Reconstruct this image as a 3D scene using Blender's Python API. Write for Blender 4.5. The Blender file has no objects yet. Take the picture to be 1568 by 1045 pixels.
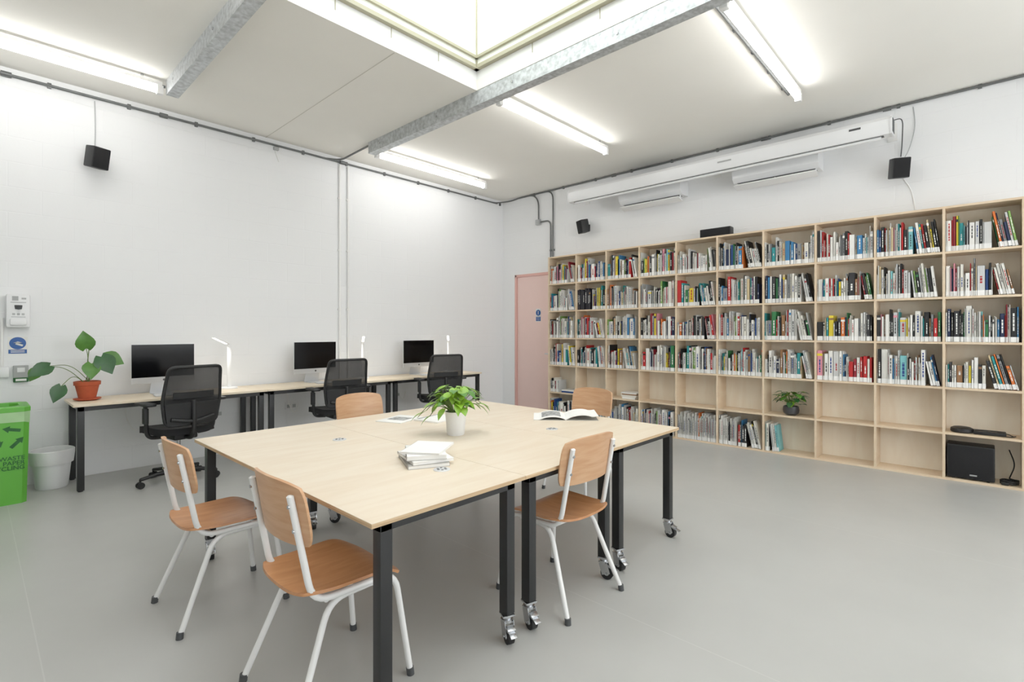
import bpy, bmesh, math, random
from mathutils import Vector, Matrix, Euler
random.seed(11)
V = Vector
R = math.radians

# ------------------------------------------------------------------ materials
def lin(c):
    return tuple((x/255/12.92 if x/255 <= .04045 else ((x/255+.055)/1.055)**2.4) for x in c)

def new_mat(name):
    m = bpy.data.materials.new(name); m.use_nodes = True
    nt = m.node_tree; b = nt.nodes['Principled BSDF']
    return m, nt, b

def mat(name, c, rough=.5, metal=0, spec=.5, var=0.04, nscale=6, bump=0, bscale=80, stretch=(1,1,1), emit=0, trans=0):
    m, nt, b = new_mat(name)
    c = lin(c)
    b.inputs['Roughness'].default_value = rough
    b.inputs['Metallic'].default_value = metal
    b.inputs['Specular IOR Level'].default_value = spec
    tc = nt.nodes.new('ShaderNodeTexCoord')
    mp = nt.nodes.new('ShaderNodeMapping'); mp.inputs['Scale'].default_value = stretch
    nt.links.new(tc.outputs['Object'], mp.inputs['Vector'])
    n = nt.nodes.new('ShaderNodeTexNoise'); n.inputs['Scale'].default_value = nscale; n.inputs['Detail'].default_value = 2
    nt.links.new(mp.outputs[0], n.inputs['Vector'])
    r = nt.nodes.new('ShaderNodeValToRGB')
    r.color_ramp.elements[0].position = .3; r.color_ramp.elements[1].position = .7
    r.color_ramp.elements[0].color = tuple(x*(1-var) for x in c)+(1,)
    r.color_ramp.elements[1].color = tuple(min(1, x*(1+var)) for x in c)+(1,)
    nt.links.new(n.outputs[0], r.inputs[0])
    nt.links.new(r.outputs[0], b.inputs['Base Color'])
    if emit:
        b.inputs['Emission Color'].default_value = c+(1,)
        b.inputs['Emission Strength'].default_value = emit
    if bump:
        n2 = nt.nodes.new('ShaderNodeTexNoise'); n2.inputs['Scale'].default_value = bscale
        nt.links.new(mp.outputs[0], n2.inputs['Vector'])
        bp = nt.nodes.new('ShaderNodeBump'); bp.inputs['Strength'].default_value = bump; bp.inputs['Distance'].default_value = .004
        nt.links.new(n2.outputs[0], bp.inputs['Height']); nt.links.new(bp.outputs[0], b.inputs['Normal'])
    return m

def wood(name, c, dark, rough=.4, sc=(1, 1, 1), scale=3.0):
    m, nt, b = new_mat(name)
    tc = nt.nodes.new('ShaderNodeTexCoord')
    mp = nt.nodes.new('ShaderNodeMapping'); mp.inputs['Scale'].default_value = sc
    nt.links.new(tc.outputs['Object'], mp.inputs['Vector'])
    n = nt.nodes.new('ShaderNodeTexNoise'); n.inputs['Scale'].default_value = scale
    n.inputs['Detail'].default_value = 6; n.inputs['Distortion'].default_value = .6
    nt.links.new(mp.outputs[0], n.inputs['Vector'])
    r = nt.nodes.new('ShaderNodeValToRGB')
    r.color_ramp.elements[0].position = .35; r.color_ramp.elements[1].position = .62
    r.color_ramp.elements[0].color = lin(dark)+(1,)
    r.color_ramp.elements[1].color = lin(c)+(1,)
    nt.links.new(n.outputs[0], r.inputs[0]); nt.links.new(r.outputs[0], b.inputs['Base Color'])
    b.inputs['Roughness'].default_value = rough
    return m

def emis(name, c, s):
    m, nt, b = new_mat(name)
    b.inputs['Base Color'].default_value = lin(c)+(1,)
    b.inputs['Emission Color'].default_value = lin(c)+(1,)
    b.inputs['Emission Strength'].default_value = s
    return m

def blockwork(name, c, axis):
    m, nt, b = new_mat(name)
    c = lin(c)
    tc = nt.nodes.new('ShaderNodeTexCoord'); sp = nt.nodes.new('ShaderNodeSeparateXYZ'); cb = nt.nodes.new('ShaderNodeCombineXYZ')
    nt.links.new(tc.outputs['Object'], sp.inputs[0])
    nt.links.new(sp.outputs[axis], cb.inputs[0]); nt.links.new(sp.outputs[2], cb.inputs[1])
    br = nt.nodes.new('ShaderNodeTexBrick'); br.inputs['Scale'].default_value = 1
    br.inputs['Brick Width'].default_value = .45; br.inputs['Row Height'].default_value = .225
    br.inputs['Mortar Size'].default_value = .006; br.inputs['Mortar Smooth'].default_value = .6
    br.inputs['Color1'].default_value = (1, 1, 1, 1); br.inputs['Color2'].default_value = (.97, .97, .97, 1); br.inputs['Mortar'].default_value = (0, 0, 0, 1)
    nt.links.new(cb.outputs[0], br.inputs['Vector'])
    n = nt.nodes.new('ShaderNodeTexNoise'); n.inputs['Scale'].default_value = 60
    nt.links.new(tc.outputs['Object'], n.inputs['Vector'])
    mx = nt.nodes.new('ShaderNodeMath'); mx.operation = 'MULTIPLY_ADD'; mx.inputs[1].default_value = .25
    nt.links.new(n.outputs[0], mx.inputs[0]); nt.links.new(br.outputs[0], mx.inputs[2])
    bp = nt.nodes.new('ShaderNodeBump'); bp.inputs['Strength'].default_value = .3; bp.inputs['Distance'].default_value = .003
    nt.links.new(mx.outputs[0], bp.inputs['Height']); nt.links.new(bp.outputs[0], b.inputs['Normal'])
    b.inputs['Base Color'].default_value = c+(1,)
    b.inputs['Roughness'].default_value = .7; b.inputs['Specular IOR Level'].default_value = .25
    return m

def floor_mat():
    m, nt, b = new_mat('floor_vinyl')
    tc = nt.nodes.new('ShaderNodeTexCoord'); sp = nt.nodes.new('ShaderNodeSeparateXYZ')
    nt.links.new(tc.outputs['Object'], sp.inputs[0])
    def m2(op, a, bval):
        n = nt.nodes.new('ShaderNodeMath'); n.operation = op
        nt.links.new(a, n.inputs[0]); n.inputs[1].default_value = bval
        return n.outputs[0]
    a = m2('ADD', sp.outputs[0], 19.8)
    a = m2('MODULO', a, 2.0)
    a = m2('LESS_THAN', a, .005)
    n = nt.nodes.new('ShaderNodeTexNoise'); n.inputs['Scale'].default_value = 1.2; n.inputs['Detail'].default_value = 5
    nt.links.new(tc.outputs['Object'], n.inputs['Vector'])
    r = nt.nodes.new('ShaderNodeValToRGB')
    r.color_ramp.elements[0].color = lin((173, 173, 169))+(1,); r.color_ramp.elements[1].color = lin((181, 181, 177))+(1,)
    r.color_ramp.elements[0].position = .3; r.color_ramp.elements[1].position = .7
    nt.links.new(n.outputs[0], r.inputs[0])
    mx = nt.nodes.new('ShaderNodeMix'); mx.data_type = 'RGBA'
    nt.links.new(a, mx.inputs[0]); nt.links.new(r.outputs[0], mx.inputs[6]); mx.inputs[7].default_value = lin((187, 187, 183))+(1,)
    nt.links.new(mx.outputs[2], b.inputs['Base Color'])
    n2 = nt.nodes.new('ShaderNodeTexNoise'); n2.inputs['Scale'].default_value = 8; n2.inputs['Detail'].default_value = 4
    nt.links.new(tc.outputs['Object'], n2.inputs['Vector'])
    mr = nt.nodes.new('ShaderNodeMapRange'); mr.inputs[3].default_value = .26; mr.inputs[4].default_value = .36
    nt.links.new(n2.outputs[0], mr.inputs[0]); nt.links.new(mr.outputs[0], b.inputs['Roughness'])
    b.inputs['Specular IOR Level'].default_value = .5
    return m

def attr_mat(name, rough=.5):
    m, nt, b = new_mat(name)
    a = nt.nodes.new('ShaderNodeAttribute'); a.attribute_name = 'Col'
    nt.links.new(a.outputs['Color'], b.inputs['Base Color'])
    b.inputs['Roughness'].default_value = rough
    return m

def mesh_fabric(name):
    m, nt, b = new_mat(name)
    b.inputs['Base Color'].default_value = (.012, .012, .013, 1); b.inputs['Roughness'].default_value = .8
    tc = nt.nodes.new('ShaderNodeTexCoord')
    w = nt.nodes.new('ShaderNodeTexNoise'); w.inputs['Scale'].default_value = 25
    nt.links.new(tc.outputs['Object'], w.inputs['Vector'])
    mr = nt.nodes.new('ShaderNodeMapRange'); mr.inputs[3].default_value = .68; mr.inputs[4].default_value = .8
    nt.links.new(w.outputs[0], mr.inputs[0]); nt.links.new(mr.outputs[0], b.inputs['Alpha'])
    return m

M = {}
M['wall_l'] = blockwork('painted_blockwork_x', (239, 240, 241), 0)
M['wall_r'] = blockwork('painted_blockwork_y', (239, 240, 241), 1)
M['ceil'] = mat('ceiling_paint', (242, 240, 233), .8, spec=.2, var=.01, nscale=2)
M['floor'] = floor_mat()
M['white'] = mat('white_paint', (240, 240, 238), .4, var=.01)
M['white_metal'] = mat('white_powdercoat', (236, 236, 234), .3, var=.01)
M['white_plastic'] = mat('white_plastic', (236, 237, 238), .35, var=.01)
M['black_metal'] = mat('black_powdercoat', (19, 20, 22), .45, var=.06)
M['black_plastic'] = mat('black_plastic', (14, 14, 16), .5, var=.08)
M['black_fabric'] = mat('black_fabric', (16, 16, 19), .9, var=.1, bump=.3, bscale=200)
M['mesh'] = mesh_fabric('mesh_fabric')
M['screen'] = mat('screen_glass', (3, 3, 5), .12, spec=.25)
M['alu'] = mat('brushed_aluminium', (214, 216, 219), .35, metal=.45, var=.02)
M['chrome'] = mat('zinc_steel', (190, 192, 195), .25, metal=1, var=.05)
M['galv'] = mat('galvanised_steel', (190, 194, 196), .45, metal=.4, var=.25, nscale=28)
M['conduit'] = mat('conduit_steel', (106, 108, 108), .45, metal=.5, var=.1)
M['birch'] = wood('birch_tabletop', (231, 216, 193), (225, 207, 181), .32, (1, 6, 1), 2.5)
M['plyedge'] = wood('birch_ply_edge', (212, 182, 142), (178, 144, 106), .5, (1, 1, 60), 2)
M['deskwood'] = wood('desk_birch', (233, 218, 194), (226, 208, 180), .4, (3, 1, 1), 2)
M['shelf'] = wood('shelf_ply', (228, 206, 176), (221, 195, 163), .5, (1, 1, 5), 2)
M['shelfback'] = wood('shelf_back_ply', (242, 231, 211), (236, 221, 198), .6, (1, 4, 1), 2)
M['beech'] = wood('beech_ply', (200, 142, 96), (184, 125, 80), .35, (1, 7, 7), 4)
M['beechback'] = wood('beech_back_ply', (208, 163, 123), (196, 146, 104), .38, (1, 1, 9), 5)
M['pink'] = mat('pink_paint', (242, 210, 202), .5, var=.01)
M['pinkd'] = mat('pink_frame_paint', (230, 178, 168), .5, var=.01)
M['blue'] = mat('sign_blue', (10, 80, 156), .4)
M['terra'] = mat('terracotta', (178, 76, 42), .8, var=.1, nscale=14)
M['soil'] = mat('soil', (52, 38, 28), .95, var=.3, nscale=60, bump=.6)
M['leaf_l'] = mat('leaf_light', (122, 168, 40), .4, var=.25, nscale=14)
M['leaf_m'] = mat('leaf_mid', (72, 124, 38), .4, var=.2, nscale=14)
M['leaf_d'] = mat('leaf_dark', (34, 82, 36), .38, var=.2, nscale=14)
M['stem'] = mat('stem_green', (96, 120, 56), .5)
M['green'] = mat('bin_green', (92, 174, 58), .4, var=.03)
M['greend'] = mat('bin_print_green', (20, 88, 32), .5)
M['liner'] = mat('bin_liner', (164, 204, 148), .3, var=.08, bump=.5, bscale=25)
M['bag'] = mat('white_liner', (228, 228, 228), .35, var=.03, bump=.5, bscale=25)
M['paper'] = mat('paper', (236, 235, 231), .7, var=.01)
M['print'] = mat('printed_page', (150, 150, 148), .7, var=.6, nscale=40)
M['pagegrey'] = mat('book_cover_grey', (165, 163, 157), .6, var=.05)
M['book'] = attr_mat('book_covers', .5)
M['tube'] = emis('fluorescent_tube', (255, 254, 251), 14)
M['lampglow'] = emis('lamp_led', (255, 246, 230), 5)
M['sky'] = emis('skylight_glazing', (248, 252, 255), 3.2)
M['poly'] = mat('skylight_polycarbonate', (244, 246, 238), .4, var=.01)
M['skyframe'] = mat('skylight_frame_paint', (172, 167, 142), .5, var=.02)
M['seam'] = mat('ceiling_seam', (205, 202, 192), .8, var=.01)
M['grey'] = mat('grey_plastic', (170, 172, 172), .5)
M['darkgrey'] = mat('dark_grey', (62, 64, 66), .5)
M['potdark'] = mat('dark_ceramic', (56, 56, 58), .35, var=.08)

# ------------------------------------------------------------------ builder
class B:
    def __init__(s): s.v = []; s.f = []; s.m = []; s.c = []; s.mats = []
    def mi(s, k):
        if k not in s.mats: s.mats.append(k)
        return s.mats.index(k)
    def add(s, verts, faces, k, X=None, col=(1, 1, 1)):
        o = len(s.v)
        if X is not None: verts = [X @ V(p) for p in verts]
        s.v += [tuple(p) for p in verts]
        i = s.mi(k)
        for f in faces:
            s.f.append([o+j for j in f]); s.m.append(i); s.c.append(col)
    def box(s, c, d, k, rot=None, bev=0, col=(1, 1, 1)):
        X = Matrix.Translation(V(c))
        if rot is not None: X = X @ (rot.to_4x4() if isinstance(rot, Matrix) else Euler(rot).to_matrix().to_4x4())
        hx, hy, hz = d[0]/2, d[1]/2, d[2]/2
        if bev:
            bm = bmesh.new(); bmesh.ops.create_cube(bm, size=1)
            for v in bm.verts: v.co = V((v.co.x*d[0], v.co.y*d[1], v.co.z*d[2]))
            bmesh.ops.bevel(bm, geom=bm.edges[:], offset=bev, segments=2, affect='EDGES', profile=.6)
            bm.verts.index_update()
            vs = [v.co.copy() for v in bm.verts]; fs = [[v.index for v in f.verts] for f in bm.faces]; bm.free()
            s.add(vs, fs, k, X, col); return
        vs = [(x*hx, y*hy, z*hz) for z in (-1, 1) for y in (-1, 1) for x in (-1, 1)]
        s.add(vs, [(0, 2, 3, 1), (4, 5, 7, 6), (0, 1, 5, 4), (2, 6, 7, 3), (0, 4, 6, 2), (1, 3, 7, 5)], k, X, col)
    def bb(s, a, b, k, **kw):
        s.box([(a[i]+b[i])/2 for i in range(3)], [abs(b[i]-a[i]) for i in range(3)], k, **kw)
    def cyl(s, p0, p1, r0, k, r1=None, seg=20, caps=True):
        r1 = r0 if r1 is None else r1
        p0 = V(p0); p1 = V(p1); d = (p1-p0).normalized()
        a = d.orthogonal().normalized(); b = d.cross(a)
        vs = []
        for p, r in ((p0, r0), (p1, r1)):
            for i in range(seg):
                t = 2*math.pi*i/seg; vs.append(p+a*math.cos(t)*r+b*math.sin(t)*r)
        fs = [(i, (i+1) % seg, seg+(i+1) % seg, seg+i) for i in range(seg)]
        if caps: fs += [list(range(seg))[::-1], list(range(seg, 2*seg))]
        s.add(vs, fs, k)
    def lathe(s, prof, c, k, seg=32, X=None):
        vs = []; n = len(prof)
        for r, z in prof:
            for i in range(seg):
                t = 2*math.pi*i/seg; vs.append(V((c[0]+r*math.cos(t), c[1]+r*math.sin(t), c[2]+z)))
        fs = []
        for j in range(n-1):
            for i in range(seg):
                fs.append((j*seg+i, j*seg+(i+1) % seg, (j+1)*seg+(i+1) % seg, (j+1)*seg+i))
        if prof[0][0] > 0: fs.append(list(range(seg))[::-1])
        if prof[-1][0] > 0: fs.append([(n-1)*seg+i for i in range(seg)])
        s.add(vs, fs, k, X)
    def tube(s, pts, r, k, fil=0, seg=10, closed=False):
        pts = [V(p) for p in pts]
        if fil:
            out = []; n = len(pts)
            for i, p in enumerate(pts):
                if not closed and i in (0, n-1): out.append(p); continue
                a = pts[i-1]; b = pts[(i+1) % n]
                fa = min(fil, (a-p).length*.48); fb = min(fil, (b-p).length*.48)
                A = p+(a-p).normalized()*fa; C = p+(b-p).normalized()*fb
                for t in (0, .17, .33, .5, .67, .83, 1): out.append(A*(1-t)**2+p*2*t*(1-t)+C*t*t)
            pts = out
        n = len(pts); vs = []; nrm = None
        for i, p in enumerate(pts):
            if closed: d = (pts[(i+1) % n]-pts[i-1])
            else: d = pts[min(i+1, n-1)]-pts[max(i-1, 0)]
            d.normalize()
            if nrm is None: nrm = d.orthogonal().normalized()
            else: nrm = (nrm-d*nrm.dot(d)).normalized()
            b = d.cross(nrm)
            rr = r(i/(n-1)) if callable(r) else r
            for j in range(seg):
                t = 2*math.pi*j/seg; vs.append(p+nrm*math.cos(t)*rr+b*math.sin(t)*rr)
        fs = []
        for i in range(n if closed else n-1):
            i2 = (i+1) % n
            for j in range(seg): fs.append((i*seg+j, i*seg+(j+1) % seg, i2*seg+(j+1) % seg, i2*seg+j))
        if not closed: fs += [list(range(seg))[::-1], [(n-1)*seg+j for j in range(seg)]]
        s.add(vs, fs, k)
    def patch(s, f, nu, nv, th, k, X=None):
        P = [[V(f(i/nu, j/nv)) for j in range(nv+1)] for i in range(nu+1)]
        top = []; bot = []
        for i in range(nu+1):
            for j in range(nv+1):
                du = P[min(i+1, nu)][j]-P[max(i-1, 0)][j]; dv = P[i][min(j+1, nv)]-P[i][max(j-1, 0)]
                n = du.cross(dv)
                n = n.normalized() if n.length > 1e-9 else V((0, 0, 1))
                top.append(P[i][j]+n*th/2); bot.append(P[i][j]-n*th/2)
        N = len(top); w = nv+1; fs = []
        for i in range(nu):
            for j in range(nv):
                a = i*w+j; fs.append((a, a+w, a+w+1, a+1)); fs.append((N+a, N+a+1, N+a+w+1, N+a+w))
        for i in range(nu):
            a = i*w; fs.append((a, N+a, N+a+w, a+w)); a = i*w+nv; fs.append((a, a+w, N+a+w, N+a))
        for j in range(nv):
            a = j; fs.append((a, a+1, N+a+1, N+a)); a = nu*w+j; fs.append((a, N+a, N+a+1, a+1))
        s.add(top+bot, fs, k, X)
    def leaf(s, base, d, up, L, W, k, droop=.25, heart=.16, fold=.18):
        d = V(d).normalized(); up = V(up); side = d.cross(up)
        if side.length < 1e-4: side = d.orthogonal()
        side.normalize(); up = side.cross(d).normalized()
        X = Matrix((side, d, up)).transposed()
        rows = [(0, .34), (.08, .62), (.22, .92), (.38, 1), (.55, .86), (.72, .58), (.87, .28), (1, .02)]
        vs = []
        for t, w in rows:
            for q in (-1, -.5, 0, .5, 1):
                x = q*w*W/2; y = t*L-heart*L*abs(q)*(1-t)**5
                z = fold*abs(x)-droop*L*t*t
                vs.append(V(base)+X @ V((x, y, z)))
        fs = []
        for i in range(len(rows)-1):
            for j in range(4):
                a = i*5+j; fs.append((a, a+1, a+6, a+5))
        s.add(vs, fs, k)
    def mesh(s, name, ang=35, smooth=True, colors=False):
        me = bpy.data.meshes.new(name); me.from_pydata(s.v, [], s.f)
        for k in s.mats: me.materials.append(M[k])
        me.polygons.foreach_set('material_index', s.m)
        if smooth:
            me.polygons.foreach_set('use_smooth', [True]*len(s.f)); me.set_sharp_from_angle(angle=R(ang))
        if colors:
            ca = me.color_attributes.new('Col', 'FLOAT_COLOR', 'CORNER')
            buf = []
            for p, c in zip(me.polygons, s.c): buf += list(c[:3]+(1,))*p.loop_total
            ca.data.foreach_set('color', buf)
        me.update(); return me
    def obj(s, name, loc=(0, 0, 0), rz=0, **kw):
        o = bpy.data.objects.new(name, s.mesh(name, **kw)); bpy.context.collection.objects.link(o)
        o.location = loc; o.rotation_euler = (0, 0, rz); return o

def inst(o, name, loc, rz=0):
    n = bpy.data.objects.new(name, o.data); bpy.context.collection.objects.link(n)
    n.location = loc; n.rotation_euler = (0, 0, rz); return n

def text(body, size, loc, rot, k, parent, name, align='CENTER'):
    cu = bpy.data.curves.new(name, 'FONT'); cu.body = body; cu.size = size; cu.align_x = align; cu.extrude = .0004
    cu.space_line = .85; cu.offset = .0006
    o = bpy.data.objects.new(name, cu); bpy.context.collection.objects.link(o)
    cu.materials.append(M[k]); o.parent = parent; o.location = loc; o.rotation_euler = rot
    return o

XW, YW, ZC = 6.58, 6.37, 3.76
X0, Y0 = -1.7, -2.7

# ------------------------------------------------------------------ room shell
b = B(); b.bb((X0-.15, Y0-.15, -.1), (XW+.15, YW+.15, 0), 'floor'); b.obj('floor', smooth=False)
b = B(); b.bb((X0-.15, YW, 0), (XW+.15, YW+.15, ZC+.1), 'wall_l'); b.obj('wall_left', smooth=False)
DY0, DY1, DZ = 5.12, 6.06, 2.40
b = B()
b.bb((XW, Y0-.15, 0), (XW+.15, DY0, ZC+.1), 'wall_r')
b.bb((XW, DY1, 0), (XW+.15, YW, ZC+.1), 'wall_r')
b.bb((XW, DY0, DZ), (XW+.15, DY1, ZC+.1), 'wall_r')
b.obj('wall_right', smooth=False)
b = B(); b.bb((X0-.15, Y0-.15, 0), (X0, YW, ZC+.1), 'wall_r'); b.obj('wall_near_left', smooth=False)
# near right wall; unseen window band added to let sky light brighten the ceiling
WX0, WX1, WZ0, WZ1 = .2, 5.8, 1.0, 2.9
b = B()
b.bb((X0, Y0-.15, 0), (XW, Y0, WZ0), 'wall_l'); b.bb((X0, Y0-.15, WZ1), (XW, Y0, ZC+.1), 'wall_l')
b.bb((X0, Y0-.15, WZ0), (WX0, Y0, WZ1), 'wall_l'); b.bb((WX1, Y0-.15, WZ0), (XW, Y0, WZ1), 'wall_l')
b.obj('wall_near_right', smooth=False)
b = B(); yc = Y0-.075
for x in [WX0+.025+i*(WX1-WX0-.05)/4 for i in range(5)]: b.bb((x-.025, yc-.03, WZ0), (x+.025, yc+.03, WZ1), 'white_metal', bev=.003)
for z in (WZ0+.025, WZ1-.025, WZ1-.5): b.bb((WX0, yc-.028, z-.025), (WX1, yc+.028, z+.025), 'white_metal', bev=.003)
b.obj('added_fill_window', smooth=False)  # frame of the added opening behind the camera

SX0, SX1, SY0, SY1 = 1.38, 3.375, -.6, 3.62
b = B()
b.bb((X0-.15, Y0-.15, ZC), (SX0, YW, ZC+.1), 'ceil')
b.bb((SX1, Y0-.15, ZC), (XW, YW, ZC+.1), 'ceil')
b.bb((SX0, SY1, ZC), (SX1, YW, ZC+.1), 'ceil')
b.bb((SX0, Y0-.15, ZC), (SX1, SY0, ZC+.1), 'ceil')
b.bb((2.44, SY1+.02, ZC-.002), (2.448, YW, ZC), 'seam')
b.obj('ceiling', smooth=False)

# skylight shaft
b = B(); e = .04
zl, zt = 3.96, 5.0
for (a, c) in (((SX0-e, SY1), (SX1+e, SY1+e)), ((SX0-e, SY0-e), (SX1+e, SY0)), ((SX0-e, SY0), (SX0, SY1)), ((SX1, SY0), (SX1+e, SY1))):
    b.bb((a[0], a[1], ZC+.1), (c[0], c[1], zl), 'white')
    b.bb((a[0], a[1], zl), (c[0], c[1], zt), 'poly')
for z0, w, h in ((zl-.015, .045, .035), (zl+.10, .025, .025)):
    b.bb((SX0, SY1-w, z0), (SX1, SY1, z0+h), 'skyframe')
    b.bb((SX0, SY0, z0), (SX1, SY0+w, z0+h), 'skyframe')
    b.bb((SX0, SY0, z0), (SX0+w, SY1, z0+h), 'skyframe')
    b.bb((SX1-w, SY0, z0), (SX1, SY1, z0+h), 'skyframe')
for x in (1.9, 2.4, 2.9): b.bb((x-.003, SY1-.005, ZC+.1), (x+.003, SY1, zl), 'skyframe')
for y in (2.9, 2.2, 1.5, .8): b.bb((SX1-.005, y-.003, ZC+.1), (SX1, y+.003, zl), 'skyframe')
b.bb((SX1-.012, SY1-.012, zl), (SX1, SY1, zt), 'skyframe')
b.bb((SX0-e, SY0-e, zt), (SX1+e, SY1+e, zt+.03), 'sky')
for y in (.6, 1.9): b.bb((SX0, y-.03, zt-.06), (SX1, y+.03, zt), 'skyframe')
b.obj('skylight', smooth=False)

# galvanised beams (C channel)
for i, x in enumerate((1.30, 3.43)):
    b = B(); y0, y1 = Y0, 5.6
    b.bb((x-.05, y0, ZC-.012), (x+.05, y1, ZC), 'galv')
    b.bb((x-.05, y0, ZC-.13), (x-.04, y1, ZC-.012), 'galv')
    b.bb((x-.05, y0, ZC-.14), (x+.05, y1, ZC-.128), 'galv')
    b.bb((x+.04, y0, ZC-.13), (x+.05, y1, ZC-.105), 'galv')
    for k in range(7):
        y = y1-.25-k*1.1
        b.cyl((x-.052, y, ZC-.07), (x-.058, y, ZC-.07), .013, 'chrome', seg=6)
    b.obj('ceiling_beam')

# fluorescent fittings
def fitting(x0, x1, y):
    b = B(); zt = ZC-.115
    b.bb((x0, y-.024, ZC-.065), (x1, y+.024, ZC-.03), 'white_metal', bev=.004)
    for x in (x0+.15, x1-.15): b.cyl((x, y, ZC-.03), (x, y, ZC), .012, 'chrome')
    b.bb((x0-.01, y-.028, zt-.03), (x0+.04, y+.028, ZC-.063), 'white_metal', bev=.006)
    b.bb((x1-.04, y-.028, zt-.03), (x1+.01, y+.028, ZC-.063), 'white_metal', bev=.006)
    b.cyl((x0+.04, y, zt+.008), (x1-.04, y, zt+.008), .028, 'tube', seg=12)
    b.cyl((x0-.02, y+.10, ZC-.02), (x1+.05, y+.10, ZC-.02), .013, 'conduit', seg=10)
    for k in range(5):
        x = x0+.1+k*(x1-x0-.2)/4
        b.box((x, y+.10, ZC-.012), (.03, .05, .024), 'conduit')
    b.box((x0+.02, y+.09, ZC-.03), (.07, .07, .06), 'conduit', bev=.008)
    return b.obj('fluorescent_light')
for y in (5.65, 3.46, 1.30, -.86): fitting(3.52, 5.45, y)
for y in (5.62, 3.46, 1.30, -.86): fitting(-.70, 1.22, y)

# conduits
b = B(); yy = YW-.022; zz = 3.69
b.cyl((X0, yy, zz), (6.42, yy, zz), .0125, 'conduit', seg=12)
for k in range(14):
    x = X0+.4+k*.6; b.box((x, yy+.008, zz), (.03, .028, .05), 'conduit', bev=.004)
for x in (.18, 1.36, 3.4): b.cyl((x, yy-.002, zz), (x+.07, yy-.002, zz), .024, 'conduit')
b.tube([(3.2, yy, zz), (3.4, yy-.03, zz+.02), (3.42, 5.62, ZC-.016)], .012, 'conduit', fil=.1)
b.tube([(6.3, yy, zz), (6.42, yy, zz+.01), (XW-.03, 6.15, zz+.03), (XW-.022, 5.95, 3.74)], .012, 'conduit', fil=.1)
b.obj('conduit_run')
b = B(); xx = XW-.022; z2 = 3.74
b.cyl((xx, Y0, z2), (xx, 5.94, z2), .0125, 'conduit', seg=12)
for k in range(13):
    y = 5.6-k*.62; b.box((xx+.008, y, z2), (.028, .03, .04), 'conduit', bev=.004)
for y in (4.0, 1.9, .7): b.cyl((xx, y, z2-.004), (xx, y+.07, z2-.004), .02, 'conduit')
b.tube([(xx, 5.9, z2), (xx, 5.62, z2), (xx, 5.50, z2-.12), (xx, 5.50, 3.27)], .012, 'conduit', fil=.12)
b.box((XW-.03, 5.50, 3.25), (.06, .09, .09), 'grey', bev=.01)
b.tube([(xx, 5.50, 3.25), (xx, 5.24, 3.25), (xx, 5.24, 2.6)], .012, 'conduit', fil=.1)
b.tube([(xx, 5.6, z2), (xx, 5.19, z2), (xx, 5.19, 2.6)], .012, 'conduit', fil=.16)
for y in (5.24, 5.19): b.box((XW-.01, y, 2.75), (.02, .05, .03), 'conduit')
b.obj('conduit_run.001')
b = B()
for x in (3.40, 3.525):
    b.cyl((x, YW-.016, 0), (x, YW-.016, 3.66), .014, 'white', seg=12)
    for z in (.9, 1.7, 2.5, 3.2): b.box((x, YW-.012, z), (.05, .022, .025), 'white', bev=.004)
b.obj('vertical_conduit_pipes')
b = B(); b.tube([(2.56, YW-.008, 3.66), (2.56, YW-.008, 3.60), (2.6, YW-.008, 3.5)], .006, 'white', fil=.04); b.box((2.56, YW-.02, 3.65), (.06, .04, .04), 'grey', bev=.006)
b.obj('cable_drop')

# ------------------------------------------------------------------ door
b = B(); q = .001
b.bb((XW-.012, DY1-.045, 0), (XW+.09, DY1-q, DZ-q), 'pinkd', bev=.003)
b.bb((XW-.012, DY0+q, 0), (XW+.09, DY0+.045, DZ-q), 'pinkd', bev=.003)
b.bb((XW-.012, DY0+q, DZ-.045), (XW+.09, DY1-q, DZ-q), 'pinkd', bev=.003)
b.bb((XW+.01, DY0+.05, .008), (XW+.055, DY1-.05, DZ-.05), 'pink', bev=.003)
b.cyl((XW+.01, DY0+.11, 1.03), (XW-.04, DY0+.11, 1.03), .01, 'alu'); b.cyl((XW-.04, DY0+.11, 1.03), (XW-.04, DY0+.23, 1.03), .009, 'alu')
b.cyl((XW+.01, DY0+.11, 1.03), (XW+.004, DY0+.11, 1.03), .026, 'alu')
dsy = 5.53
b.bb((XW+.006, dsy-.055, 1.57), (XW+.0105, dsy+.055, 1.79), 'paper')
b.cyl((XW+.0065, dsy, 1.72), (XW+.004, dsy, 1.72), .052, 'blue', seg=28)
b.bb((XW+.003, dsy-.006, 1.69), (XW+.005, dsy+.006, 1.75), 'paper')
b.bb((XW+.004, dsy-.05, 1.58), (XW+.0065, dsy+.05, 1.652), 'blue')
for z in (1.602, 1.632): b.bb((XW+.003, dsy-.035, z-.003), (XW+.005, dsy+.035, z+.003), 'paper')
b.obj('door_1')

# ------------------------------------------------------------------ bookshelf
SF, SB = 6.285, 6.575
NC = 10; CW = .5325; SYL = 5.063; TH = .02
ZS = [0.0+i*.4275 for i in range(7)]
b = B()
for i in range(NC+1):
    y = SYL-i*CW
    b.bb((SF, y-TH/2, 0), (SB, y+TH/2, ZS[6]+TH), 'shelf')
for j in range(7):
    for i in range(NC):
        y1 = SYL-i*CW-TH/2; y0 = SYL-(i+1)*CW+TH/2
        b.bb((SF+.002, y0, ZS[j]), (SB-.012, y1, ZS[j]+TH), 'shelf')
b.bb((SB-.012, SYL-NC*CW, TH), (SB-.003, SYL, ZS[6]), 'shelfback')
b.obj('bookcase', smooth=False)

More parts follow.
